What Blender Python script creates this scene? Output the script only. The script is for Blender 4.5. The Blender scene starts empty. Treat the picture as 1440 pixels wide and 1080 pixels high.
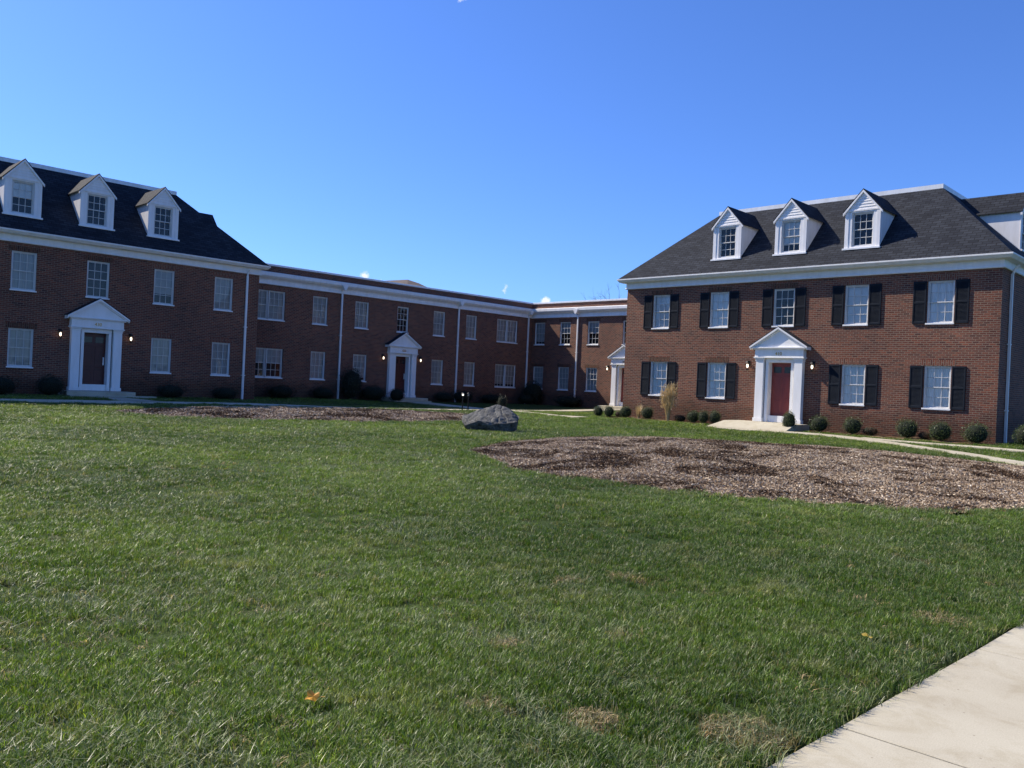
import bpy, math, random
import numpy as np
from math import radians as R, sin, cos, pi, hypot
from mathutils import Vector, Matrix
random.seed(7); rng = np.random.default_rng(11)
S = bpy.context.scene
COL = S.collection

# ------------------------------------------------------------------ helpers
class MB:
    """collects faces (with uv) and links them as ONE mesh object"""
    def __init__(s): s.v=[]; s.f=[]; s.uv=[]; s.smooth=False
    def face(s, pts, uv=None):
        i=len(s.v); s.v+= [tuple(p) for p in pts]; s.f.append(tuple(range(i,i+len(pts))))
        s.uv += list(uv) if uv else [(p[0]+p[1], p[2]) for p in pts]
    def box(s, x0,x1,y0,y1,z0,z1):
        p=[(x0,y0,z0),(x1,y0,z0),(x1,y1,z0),(x0,y1,z0),(x0,y0,z1),(x1,y0,z1),(x1,y1,z1),(x0,y1,z1)]
        for q in ((0,1,5,4),(1,2,6,5),(2,3,7,6),(3,0,4,7),(4,5,6,7),(3,2,1,0)): s.face([p[i] for i in q])
    def bbox(s, x0,x1,y0,y1,z0,z1,b=.006):
        """box with chamfered outer (low y) edges"""
        s.face([(x0+b,y0,z0+b),(x1-b,y0,z0+b),(x1-b,y0,z1-b),(x0+b,y0,z1-b)])
        o=[(x0,y0+b,z0),(x1,y0+b,z0),(x1,y0+b,z1),(x0,y0+b,z1)]; i=[(x0+b,y0,z0+b),(x1-b,y0,z0+b),(x1-b,y0,z1-b),(x0+b,y0,z1-b)]
        k=[(x0,y1,z0),(x1,y1,z0),(x1,y1,z1),(x0,y1,z1)]
        for a in range(4):
            c=(a+1)%4; s.face([o[a],o[c],i[c],i[a]]); s.face([k[a],k[c],o[c],o[a]])
        s.face([k[3],k[2],k[1],k[0]])
    def tube(s, pts, rad, n=8, cap=True):
        rings=[]
        for i,p in enumerate(pts):
            p=Vector(p); a=Vector(pts[max(i-1,0)]); b=Vector(pts[min(i+1,len(pts)-1)])
            t=(b-a).normalized(); x=t.orthogonal().normalized() if i==0 else (xp - t*xp.dot(t)).normalized()
            xp=x; y=t.cross(x); r=rad[i] if hasattr(rad,'__len__') else rad
            rings.append([p+x*cos(2*pi*k/n)*r+y*sin(2*pi*k/n)*r for k in range(n)])
        for a,b in zip(rings,rings[1:]):
            for k in range(n): s.face([a[k],a[(k+1)%n],b[(k+1)%n],b[k]])
        if cap: s.face(rings[0][::-1]); s.face(rings[-1])
    def lathe(s, prof, c=(0,0), n=12):
        for (r0,z0),(r1,z1) in zip(prof,prof[1:]):
            for k in range(n):
                a=2*pi*k/n; b=2*pi*(k+1)/n
                s.face([(c[0]+r0*cos(a),c[1]+r0*sin(a),z0),(c[0]+r0*cos(b),c[1]+r0*sin(b),z0),(c[0]+r1*cos(b),c[1]+r1*sin(b),z1),(c[0]+r1*cos(a),c[1]+r1*sin(a),z1)])
    def prism(s, poly, y0, y1):
        """extrude an (x,z) polygon along y"""
        s.face([(x,y0,z) for x,z in poly]); s.face([(x,y1,z) for x,z in poly[::-1]])
        for i in range(len(poly)):
            a=poly[i]; b=poly[(i+1)%len(poly)]
            s.face([(a[0],y0,a[1]),(a[0],y1,a[1]),(b[0],y1,b[1]),(b[0],y0,b[1])])
    def sweep(s, path, prof, closed=False):
        """profile of (out, z) along a ground path, out is to the right of travel, mitred"""
        n=len(path); P=[Vector(p) for p in path]; offs=[]
        for i in range(n):
            d0=(P[i]-P[i-1]).normalized() if (i>0 or closed) else None
            d1=(P[(i+1)%n]-P[i]).normalized() if (i<n-1 or closed) else None
            d0=d0 or d1; d1=d1 or d0
            n0=Vector((d0.y,-d0.x)); n1=Vector((d1.y,-d1.x)); m=(n0+n1); m=m/ m.dot(n0)
            offs.append(m)
        rg=range(n if closed else n-1); L=0
        for i in rg:
            j=(i+1)%n; ln=(P[j]-P[i]).length
            for (o0,z0),(o1,z1) in zip(prof,prof[1:]):
                a=P[i]+offs[i]*o0; b=P[j]+offs[j]*o0; c=P[j]+offs[j]*o1; e=P[i]+offs[i]*o1
                s.face([(a.x,a.y,z0),(b.x,b.y,z0),(c.x,c.y,z1),(e.x,e.y,z1)],[(L,z0),(L+ln,z0),(L+ln,z1),(L,z1)])
            L+=ln
        if not closed:
            for i,rev in ((0,False),(n-1,True)):
                q=[(P[i].x+offs[i].x*o,P[i].y+offs[i].y*o,z) for o,z in prof]
                s.face(q[::-1] if rev else q)
    def mesh(s, name, mats, smooth=False):
        m=bpy.data.meshes.new(name); m.from_pydata(s.v,[],s.f)
        l=m.uv_layers.new(name='UVMap'); l.data.foreach_set('uv', np.array(s.uv,dtype=np.float32).ravel())
        for t in (mats if isinstance(mats,(list,tuple)) else [mats]): m.materials.append(t)
        if smooth: m.polygons.foreach_set('use_smooth',[True]*len(m.polygons))
        m.update(); return m
    def build(s, name, mat, parent=None, smooth=False):
        return link(name, s.mesh(name, mat, smooth), parent)
def link(name, mesh, parent=None, loc=None, rz=0):
    o=bpy.data.objects.new(name, mesh); COL.objects.link(o)
    if parent: o.parent=parent
    if loc: o.location=loc
    if rz: o.rotation_euler.z=rz
    return o
def tag(o, label=None, cat=None, group=None, kind=None):
    if label: o['label']=label
    if cat: o['category']=cat
    if group: o['group']=group
    if kind: o['kind']=kind
    return o
def thing(name, label, cat, loc=(0,0,0), rz=0, group=None):
    return tag(link(name, None, None, loc, rz), label, cat, group)
def copy_tree(o, parent=None):
    c=o.copy(); COL.objects.link(c)
    if parent: c.parent=parent
    for ch in list(o.children): copy_tree(ch, c)
    return c
def ss(a,b,x):
    t=np.clip((np.asarray(x,float)-a)/(b-a),0,1); return t*t*(3-2*t)

# ------------------------------------------------------------------ materials
def node_mat(name, rough=.6, spec=.4):
    m=bpy.data.materials.new(name); m.use_nodes=True; nt=m.node_tree
    b=nt.nodes['Principled BSDF']; b.inputs['Roughness'].default_value=rough; b.inputs['Specular IOR Level'].default_value=spec
    return m, nt, b
def N(nt, t, **kw):
    n=nt.nodes.new(t)
    for k,v in kw.items():
        if k in n.inputs: n.inputs[k].default_value=v
        else: setattr(n,k,v)
    return n
def ramp(nt, src, stops):
    r=nt.nodes.new('ShaderNodeValToRGB'); e=r.color_ramp.elements
    while len(e)<len(stops): e.new(.5)
    for el,(p,c) in zip(e,stops): el.position=p; el.color=(*c,1) if len(c)==3 else c
    nt.links.new(src, r.inputs['Fac']); return r.outputs['Color']
def mixc(nt, f, a, b, mode='MIX'):
    m=nt.nodes.new('ShaderNodeMix'); m.data_type='RGBA'; m.blend_type=mode
    for s,i in ((f,0),(a,6),(b,7)):
        if hasattr(s,'links'): nt.links.new(s,m.inputs[i])
        else: m.inputs[i].default_value = s if i==0 else (*s,1)
    return m.outputs[2]
def noise(nt, scale, detail=4, coord='Object', rough=.55, vec=None, dist=0):
    n=N(nt,'ShaderNodeTexNoise',Scale=scale,Detail=detail,Roughness=rough,Distortion=dist)
    if vec is None:
        if coord=='World': vec=nt.nodes.new('ShaderNodeNewGeometry').outputs['Position']
        else: vec=nt.nodes.new('ShaderNodeTexCoord').outputs[coord]
    nt.links.new(vec,n.inputs['Vector']); return n.outputs['Fac']
def bump(nt, b, h, strength=.3, dist=.02):
    n=N(nt,'ShaderNodeBump',Strength=strength,Distance=dist); nt.links.new(h,n.inputs['Height']); nt.links.new(n.outputs['Normal'],b.inputs['Normal'])

def brick_mat():
    m,nt,b=node_mat('brick_wall',.85,.25)
    uv=nt.nodes.new('ShaderNodeTexCoord').outputs['UV']
    def bt(c1,c2,mo,bias=0):
        n=N(nt,'ShaderNodeTexBrick',Scale=1.0,Bias=bias); n.inputs['Mortar Size'].default_value=.009; n.inputs['Brick Width'].default_value=.212
        n.inputs['Row Height'].default_value=.0745; n.inputs['Mortar Smooth'].default_value=.2
        n.inputs['Color1'].default_value=(*c1,1); n.inputs['Color2'].default_value=(*c2,1); n.inputs['Mortar'].default_value=(*mo,1)
        nt.links.new(uv,n.inputs['Vector']); return n
    n1=bt((.100,.038,.028),(.262,.095,.057),(.235,.178,.13),-.02)
    n3=bt((1.25,1.12,1.0),(.78,.84,.95),(1,1,1),.1); n3.offset=.5; n3.inputs['Vector'].default_value=(0,0,0)
    mp=N(nt,'ShaderNodeMapping'); mp.inputs['Location'].default_value=(.212*7,.0745*12,0); nt.links.new(uv,mp.inputs['Vector']); nt.links.new(mp.outputs[0],n3.inputs['Vector'])
    big=noise(nt,.35,3,'UV'); fine=noise(nt,26,3,'UV',.7)
    # occasional dark over-burnt bricks
    n2=bt((1,1,1),(.32,.30,.34),(1,1,1),-.5)
    c=mixc(nt,1.0,n1.outputs['Color'],n2.outputs['Color'],'MULTIPLY')
    c=mixc(nt,1.0,c,n3.outputs['Color'],'MULTIPLY')
    c=mixc(nt,.75,c,ramp(nt,big,[(.3,(.72,.7,.72)),(.7,(1.2,1.16,1.1))]),'MULTIPLY')
    c=mixc(nt,.7,c,ramp(nt,fine,[(.25,(.7,.7,.7)),(.75,(1.3,1.3,1.3))]),'MULTIPLY')
    sx=N(nt,'ShaderNodeSeparateXYZ'); nt.links.new(uv,sx.inputs[0]); dn=noise(nt,1.1,5,'UV',.7)
    ma=N(nt,'ShaderNodeMath',operation='MULTIPLY_ADD'); nt.links.new(dn,ma.inputs[0]); ma.inputs[1].default_value=-1.6; nt.links.new(sx.outputs['Y'],ma.inputs[2])
    c=mixc(nt,1.0,c,ramp(nt,ma.outputs[0],[(.0,(.62,.62,.58)),(.55,(1,1,1))]),'MULTIPLY')
    nt.links.new(c,b.inputs['Base Color'])
    inv=N(nt,'ShaderNodeMath',operation='SUBTRACT'); inv.inputs[0].default_value=1; nt.links.new(n1.outputs['Fac'],inv.inputs[1])
    bump(nt,b,inv.outputs[0],.6,.008); return m
def shingle_mat():
    m,nt,b=node_mat('roof_shingle',.9,.2)
    uv=nt.nodes.new('ShaderNodeTexCoord').outputs['UV']
    n=N(nt,'ShaderNodeTexBrick',Scale=1.0); n.inputs['Mortar Size'].default_value=.012; n.inputs['Brick Width'].default_value=.31; n.inputs['Row Height'].default_value=.145
    n.inputs['Color1'].default_value=(.014,.017,.024,1); n.inputs['Color2'].default_value=(.029,.034,.044,1); n.inputs['Mortar'].default_value=(.008,.008,.010,1)
    nt.links.new(uv,n.inputs['Vector'])
    c=mixc(nt,.8,n.outputs['Color'],ramp(nt,noise(nt,1.3,5,'UV',.7),[(.3,(.65,.66,.7)),(.7,(1.35,1.33,1.28))]),'MULTIPLY')
    c=mixc(nt,.6,c,ramp(nt,noise(nt,60,2,'UV'),[(.3,(.5,.5,.5)),(.7,(1.5,1.5,1.5))]),'MULTIPLY')
    nt.links.new(c,b.inputs['Base Color'])
    inv=N(nt,'ShaderNodeMath',operation='SUBTRACT'); inv.inputs[0].default_value=1; nt.links.new(n.outputs['Fac'],inv.inputs[1])
    bump(nt,b,inv.outputs[0],.6,.02); return m
def paint_mat(name, col, rough=.5, dirt=.22, spec=.4):
    m,nt,b=node_mat(name,rough,spec)
    tc=nt.nodes.new('ShaderNodeTexCoord'); mp=N(nt,'ShaderNodeMapping'); mp.inputs['Scale'].default_value=(3,3,.7)
    nt.links.new(tc.outputs['Object'],mp.inputs['Vector'])
    f=noise(nt,1.5,6,vec=mp.outputs['Vector'],rough=.65)
    d=tuple(c*k for c,k in zip(col,(1-dirt,1-dirt*1.1,1-dirt*1.3)))
    nt.links.new(ramp(nt,f,[(.3,d),(.62,col)]),b.inputs['Base Color'])
    return m
def glass_mat():
    m=bpy.data.materials.new('window_glass'); m.use_nodes=True; nt=m.node_tree; nt.nodes.clear()
    o=N(nt,'ShaderNodeOutputMaterial'); mx=N(nt,'ShaderNodeMixShader'); t=N(nt,'ShaderNodeBsdfTransparent'); g=N(nt,'ShaderNodeBsdfGlossy',Roughness=.02)
    t.inputs['Color'].default_value=(.95,.97,.97,1); fr=N(nt,'ShaderNodeFresnel',IOR=1.5)
    bp=N(nt,'ShaderNodeBump',Strength=.05,Distance=.05); nt.links.new(noise(nt,2.2,2),bp.inputs['Height']); nt.links.new(bp.outputs['Normal'],g.inputs['Normal'])
    nt.links.new(fr.outputs[0],mx.inputs[0]); nt.links.new(t.outputs[0],mx.inputs[1]); nt.links.new(g.outputs[0],mx.inputs[2]); nt.links.new(mx.outputs[0],o.inputs['Surface'])
    return m
def emit_mat(name,col,st):
    m,nt,b=node_mat(name,.3); b.inputs['Base Color'].default_value=(*col,1); b.inputs['Emission Color'].default_value=(*col,1); b.inputs['Emission Strength'].default_value=st; return m
def plain(name,col,rough=.5,metal=0,var=.25,sc=8):
    m,nt,b=node_mat(name,rough); b.inputs['Metallic'].default_value=metal
    f=noise(nt,sc,4); nt.links.new(ramp(nt,f,[(.3,tuple(c*(1-var) for c in col)),(.7,tuple(c*(1+var) for c in col))]),b.inputs['Base Color']); return m
def concrete_mat():
    m,nt,b=node_mat('concrete',.85,.25)
    c=ramp(nt,noise(nt,.9,6,'World',.6),[(.3,(.385,.345,.255)),(.68,(.485,.45,.345))])
    c=mixc(nt,.6,c,ramp(nt,noise(nt,160,2,'World'),[(.3,(.8,.8,.8)),(.7,(1.15,1.15,1.15))]),'MULTIPLY')
    st=noise(nt,3.1,5,'World',.7,dist=.6)
    c=mixc(nt,.5,c,ramp(nt,st,[(.36,(.78,.74,.66)),(.5,(1,1,1))]),'MULTIPLY')
    vo=N(nt,'ShaderNodeTexVoronoi',Scale=9.0); nt.links.new(nt.nodes.new('ShaderNodeNewGeometry').outputs['Position'],vo.inputs['Vector'])
    c=mixc(nt,.7,c,ramp(nt,vo.outputs['Distance'],[(.035,(.45,.42,.38)),(.06,(1,1,1))]),'MULTIPLY')
    nt.links.new(c,b.inputs['Base Color']); bump(nt,b,noise(nt,220,2,'World'),.25,.004); return m
def lawn_colour(nt, dark, mid, dry):
    """patchy lawn colours from world position"""
    pos=nt.nodes.new('ShaderNodeNewGeometry').outputs['Position']
    a=noise(nt,.22,4,vec=pos); c_=noise(nt,1.4,5,vec=pos,rough=.65)
    c=ramp(nt,a,[(.40,dark),(.60,mid)])
    c=mixc(nt,ramp(nt,c_,[(.55,(0,0,0)),(.74,(.42,.42,.42))]),c,dry)
    return c
def ground_mat():
    m,nt,b=node_mat('lawn_soil',.95,.1)
    c=lawn_colour(nt,(.034,.055,.014),(.055,.08,.02),(.11,.10,.05))
    c=mixc(nt,.8,c,ramp(nt,noise(nt,45,3,'World'),[(.3,(.45,.45,.45)),(.7,(1.5,1.5,1.5))]),'MULTIPLY')
    nt.links.new(c,b.inputs['Base Color']); bump(nt,b,noise(nt,60,3,'World'),.8,.03); return m
def blade_mat(name, cols, dry, trans=.33, rough=.42):
    m=bpy.data.materials.new(name); m.use_nodes=True; nt=m.node_tree; b=nt.nodes['Principled BSDF']; o=nt.nodes['Material Output']
    b.inputs['Roughness'].default_value=rough; b.inputs['Specular IOR Level'].default_value=.42
    c=lawn_colour(nt,cols[0],cols[1],dry)
    oi=nt.nodes.new('ShaderNodeObjectInfo')
    c=mixc(nt,.9,c,ramp(nt,oi.outputs['Random'],[(0,(.65,.7,.6)),(.6,(1,1,1)),(.9,(1.3,1.25,1.2)),(1,(1.9,1.6,1.5))]),'MULTIPLY')
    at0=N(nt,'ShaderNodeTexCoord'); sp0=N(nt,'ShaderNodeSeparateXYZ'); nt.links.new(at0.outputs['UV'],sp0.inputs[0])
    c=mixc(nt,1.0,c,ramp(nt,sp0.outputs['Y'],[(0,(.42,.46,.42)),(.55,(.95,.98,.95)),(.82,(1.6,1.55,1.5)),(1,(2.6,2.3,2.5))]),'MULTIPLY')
    # straw-coloured blades here and there inside each tuft
    at=N(nt,'ShaderNodeTexCoord'); sp=N(nt,'ShaderNodeSeparateXYZ'); nt.links.new(at.outputs['UV'],sp.inputs[0])
    c=mixc(nt,ramp(nt,sp.outputs['X'],[(.86,(0,0,0)),(.9,(.8,.8,.8))]),c,dry)
    nt.links.new(c,b.inputs['Base Color'])
    tr=N(nt,'ShaderNodeBsdfTranslucent'); nt.links.new(mixc(nt,1.0,c,(1.35,1.4,.55),'MULTIPLY'),tr.inputs['Color'])
    mx=N(nt,'ShaderNodeMixShader'); mx.inputs[0].default_value=trans
    nt.links.new(b.outputs[0],mx.inputs[1]); nt.links.new(tr.outputs[0],mx.inputs[2]); nt.links.new(mx.outputs[0],o.inputs['Surface']); return m
def leaf_mat(name, c0, c1, trans=.25):
    m=bpy.data.materials.new(name); m.use_nodes=True; nt=m.node_tree; b=nt.nodes['Principled BSDF']; o=nt.nodes['Material Output']
    b.inputs['Roughness'].default_value=.45
    c=ramp(nt,noise(nt,9,3),[(.35,c0),(.65,c1)]); nt.links.new(c,b.inputs['Base Color'])
    tr=N(nt,'ShaderNodeBsdfTranslucent'); nt.links.new(c,tr.inputs['Color']); mx=N(nt,'ShaderNodeMixShader'); mx.inputs[0].default_value=trans
    nt.links.new(b.outputs[0],mx.inputs[1]); nt.links.new(tr.outputs[0],mx.inputs[2]); nt.links.new(mx.outputs[0],o.inputs['Surface']); return m
def mulch_mat(name, ground=False):
    m,nt,b=node_mat(name,.95,.04)
    pos=nt.nodes.new('ShaderNodeNewGeometry').outputs['Position']
    patch=noise(nt,.62,7,vec=pos,rough=.66,dist=.9)
    r=noise(nt,38,3,vec=pos) if ground else nt.nodes.new('ShaderNodeObjectInfo').outputs['Random']
    lt=ramp(nt,r,[(.0,(.13,.082,.048)),(.3,(.29,.21,.135)),(.7,(.48,.37,.25)),(.93,(.62,.51,.37)),(1,(.80,.71,.55))])
    dk=ramp(nt,r,[(.0,(.022,.013,.008)),(.5,(.075,.043,.025)),(.85,(.17,.11,.068)),(1,(.42,.32,.22))])
    c=mixc(nt,ramp(nt,patch,[(.475,(0,0,0)),(.56,(.95,.95,.95))]),lt,dk)
    if ground: c=mixc(nt,1.0,c,(.45,.42,.4),'MULTIPLY'); bump(nt,b,noise(nt,40,4,'World'),1,.03)
    nt.links.new(c,b.inputs['Base Color']); return m
def rock_mat():
    m,nt,b=node_mat('grey_rock',.8,.35)
    a=noise(nt,5,8,rough=.7,dist=.5); v=noise(nt,22,5,rough=.7)
    c=ramp(nt,a,[(.36,(.028,.029,.026)),(.47,(.085,.085,.077)),(.6,(.13,.128,.115)),(.75,(.23,.222,.20))])
    c=mixc(nt,.8,c,ramp(nt,v,[(.35,(.45,.45,.45)),(.65,(1.35,1.35,1.35))]),'MULTIPLY')
    nt.links.new(c,b.inputs['Base Color']); bump(nt,b,v,.8,.03); return m

M=dict(brick=brick_mat(), shingle=shingle_mat(), white=paint_mat('white_paint',(.82,.815,.80),.5,.1), trim=paint_mat('white_trim',(.78,.775,.76),.55,.12),
  metal=paint_mat('white_metal',(.82,.83,.84),.4,.15), siding=paint_mat('white_siding',(.78,.775,.78),.55,.12), shutter=paint_mat('shutter_paint',(.016,.021,.03),.8,.3,.12),
  red=paint_mat('red_door_paint',(.21,.040,.032),.4,.2), shaded_red=paint_mat('shaded_red_door_paint',(.07,.013,.012),.4,.2), glass=glass_mat(), curtain=plain('curtain_cloth',(.88,.88,.89),.9,0,.03,3),  # second door red has the recess shade darkened into its colour
  dark=plain('dark_glass',(.012,.013,.016),.15,0,.2), sash=paint_mat('sash_paint',(.62,.62,.61),.5,.15),dimmed_cloth=plain('shade_dimmed_cloth',(.40,.40,.40),.8,0,.12,2),room=plain('room_darkness',(.03,.03,.035),.9,0,.2),black=plain('black_metal',(.015,.015,.015),.45,.3,.2), brass=plain('brass',(.5,.32,.1),.35,.8,.2),  # grey cloth is the curtain darkened for shaded fronts; room colour is painted darkness
  concrete=concrete_mat(), ground=ground_mat(), rock=rock_mat(), bark=plain('bark',(.12,.09,.07),.9,0,.4), roofdeck=plain('roof_membrane',(.12,.12,.12),.9),
  grey=plain('grey_metal',(.3,.31,.32),.5,.2,.2), bulb=emit_mat('warm_lamp',(1,.84,.62),2.6), lens=emit_mat('white_lens',(1,.95,.85),1.2),
  lampglass=plain('lantern_glass',(.5,.42,.3),.2,0,.1))

# ------------------------------------------------------------------ terrain
def gz(x,y):
    x=np.asarray(x,float); y=np.asarray(y,float); r=np.hypot(x,y)
    z=.1*ss(5,28,r)+.13*ss(27,31.2,y)*ss(-27,-23,x)+.13*ss(34,41,y)*(1-ss(-29,-25,x))+(1-ss(-33.5,-27.5,x))*.13*(1-ss(16,24,y))*ss(-30,0,y)
    z=z+(1-ss(-39,-34.5,x))*.15*ss(16,24,y)*(1-ss(34,41,y))
    z=z+.018*np.sin(x*.9+1)*np.sin(y*.7+.4)*ss(4,9,r)*(1-ss(40,60,r))
    return z
def G(x,y): return float(gz(x,y))
BEDS=[dict(c=(-8.5,17.45),r=(6.95,6.85),h=.20,ph=.3),dict(c=(-26.35,17.9),r=(4.25,7.9),h=.17,ph=1.7)]
def bed_rad(b,x,y):
    dx=(np.asarray(x,float)-b['c'][0])/b['r'][0]; dy=(np.asarray(y,float)-b['c'][1])/b['r'][1]; a=np.arctan2(dy,dx)
    w=1+.025*np.sin(3*a+b['ph'])+.018*np.sin(5*a+2*b['ph'])+.008*np.sin(13*a)
    return np.hypot(dx,dy)/w
def bed_z(b,x,y):
    t=bed_rad(b,x,y)
    return gz(x,y)-.03+b['h']*(1-np.clip(t,0,1)**2.2)+.035*np.sin(2.1*x+b['ph'])*np.sin(1.9*y)*(1-np.clip(t,0,1)**4)+.02*np.sin(5.3*x+1)*np.sin(4.7*y+b['ph'])*(1-np.clip(t,0,1)**4)
# walks: centre lines with widths
WALKS=[dict(name='courtyard_path',p=[(-31.9,-12),(-31.9,8),(-31.9,20),(-31.85,28),(-31.6,34),(-31.35,38.5),(-31.3,41.2)],w=1.25),
       dict(name='cross_path',p=[(-31.2,31.6),(-28.6,31.2),(-26,30.1),(-24.3,29.4)],w=.85),
       dict(name='front_path',p=[(-17.7,29.75),(-16.5,29.5),(-14.5,29.4),(-12.5,29.3),(-10.7,28.75),(-9.3,27.9),(-7.8,26.6),(-6.3,25.1),(-4.6,23.4),(-2.4,21.3),(-1.4,20.4)],w=.72),
       dict(name='side_path',p=[(-11.6,29.42),(-8,29.3),(-6.2,28.9),(-2,28.3)],w=.5),
       
       dict(name='door_path',p=[(-32.4,12.9),(-35.2,12.75)],w=1.4),
       dict(name='door_path',p=[(-32.4,30.9),(-37.9,30.9)],w=1.4)]
SX1=.45
def SXL(y): return -1.585+.034*(np.clip(y,0,7)-3.2)
def seg_dist(x,y,p):
    d=np.full(np.shape(x),1e9)
    for a,b in zip(p,p[1:]):
        ax,ay=a; bx,by=b; L2=(bx-ax)**2+(by-ay)**2
        t=np.clip(((x-ax)*(bx-ax)+(y-ay)*(by-ay))/L2,0,1); d=np.minimum(d,np.hypot(x-ax-t*(bx-ax),y-ay-t*(by-ay)))
    return d
def smooth_path(p,n=10):
    if len(p)<3: return p
    q=[p[0]]; P=[p[0]]+list(p)+[p[-1]]
    for i in range(1,len(P)-2):
        for k in range(1,n+1):
            t=k/n; a,b,c,e=[np.array(P[i+j-1]) for j in range(4)]
            q.append(tuple(.5*((2*b)+(-a+c)*t+(2*a-5*b+4*c-e)*t*t+(-a+3*b-3*c+e)*t**3)))
    return q
for w in WALKS: w['q']=smooth_path(w['p'])
def build_ground():
    xs=np.concatenate([[-4000,-1500,-500,-200,-110],np.arange(-70,12,.75),[-1.74,-1.70,-1.66,-1.62,-1.58,-1.54,-1.50,-1.46,.47,.53],[20,45,110,300,900,4000]])
    xs=np.sort(xs)
    ys=np.concatenate([[-4000,-1200,-300,-80],np.arange(-22,58,.75),[70,110,250,700,1800,4000]])
    X,Y=np.meshgrid(xs,ys); Z=gz(X,Y)-.01
    for b in BEDS: Z=np.where(bed_rad(b,X,Y)<.98,Z-.12,Z)
    Z=np.where((X>SXL(Y)-.03)&(X<SX1+.5)&(Y<21.5)&(Y>-30),Z-.06,Z)
    mb=MB(); nx=len(xs)
    v=np.stack([X,Y,Z],-1).reshape(-1,3); f=[]
    for j in range(len(ys)-1):
        for i in range(nx-1): k=j*nx+i; f.append((k,k+1,k+nx+1,k+nx))
    m=bpy.data.meshes.new('ground'); m.from_pydata([tuple(p) for p in v],[],f); m.materials.append(M['ground'])
    m.polygons.foreach_set('use_smooth',[True]*len(m.polygons)); m.update()
    tag(link('ground',m),kind='structure')
build_ground()
for w in WALKS:
    mb=MB(); q=w['q']; mbp=[]
    for i,p in enumerate(q):
        a=np.array(q[max(i-1,0)]); b=np.array(q[min(i+1,len(q)-1)]); d=(b-a)/np.linalg.norm(b-a); n=np.array([-d[1],d[0]])*w['w']/2
        mbp.append((np.array(p)+n,np.array(p)-n))
    up=.012 if w['name']=='courtyard_path' else (.018 if w['name'] in ('cross_path','front_path') else .024)
    for (a0,b0),(a1,b1) in zip(mbp,mbp[1:]):
        P=[(*p,G(*p)+up) for p in (b0,b1,a1,a0)]
        mb.face(P)
        for s,e in ((P[0],P[1]),(P[2],P[3])): mb.face([(s[0],s[1],s[2]-.12),(e[0],e[1],e[2]-.12),e,s])
    tag(mb.build(w['name'],M['concrete']),kind='structure')
# near sidewalk: slabs with open joints
mb=MB(); y=3.876-1.91*8
while y<20.9:
    y1=y+1.91-.018
    A0,A1=float(SXL(y)),float(SXL(y1)); z=[G(A0,y),G(SX1,y),G(SX1,y1),G(A1,y1)]; zz=-.012
    e=.005
    top=[(A0+e,y+e,z[0]+zz),(SX1-e,y+e,z[1]+zz),(SX1-e,y1-e,z[2]+zz),(A1+e,y1-e,z[3]+zz)]
    lo=[(A0,y,z[0]+zz-e),(SX1,y,z[1]+zz-e),(SX1,y1,z[2]+zz-e),(A1,y1,z[3]+zz-e)]; bt=[(p[0],p[1],p[2]-.1) for p in lo]
    mb.face(top)
    for i in range(4): j=(i+1)%4; mb.face([lo[i],lo[j],top[j],top[i]]); mb.face([bt[i],bt[j],lo[j],lo[i]])
    y+=1.91
tag(mb.build('sidewalk',M['concrete']),kind='structure')
mul_g=mulch_mat('mulch_soil',True)
for b in BEDS:
    mb=MB(); n=96; rr=np.linspace(0,1.0,26)
    def P(i,k):
        a=2*pi*k/n; w=1+.025*sin(3*a+b['ph'])+.018*sin(5*a+2*b['ph'])+.008*sin(13*a)
        x=b['c'][0]+b['r'][0]*rr[i]*w*cos(a); y=b['c'][1]+b['r'][1]*rr[i]*w*sin(a); return (x,y,float(bed_z(b,x,y)))
    for i in range(len(rr)-1):
        for k in range(n):
            if i==0: mb.face([P(0,0),P(1,k),P(1,k+1)])
            else: mb.face([P(i,k),P(i+1,k),P(i+1,k+1),P(i,k+1)])
    tag(mb.build('mulch_ground',mul_g,None,True),kind='structure')
    b['obj']=None

for (x0,x1,y0,y1) in ((-23.9,-18.0,30.35,31.69),(-14.25,-7.8,30.25,31.69)):
    mb=MB(); nx=26
    for i in range(nx):
        for j in range(4):
            f=lambda i,j:(x0+(x1-x0)*i/nx,y0+(y1-y0)*j/4+(.10*sin(i*1.3)+.05*sin(i*2.9) if j==0 else 0),G(x0+(x1-x0)*i/nx,y0+(y1-y0)*j/4)+(.015 if 0<j else -.03)+.012*sin(i*2.3+j))
            mb.face([f(i,j),f(i+1,j),f(i+1,j+1),f(i,j+1)])
    tag(mb.build('planting_strip',mul_g),kind='structure')
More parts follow.
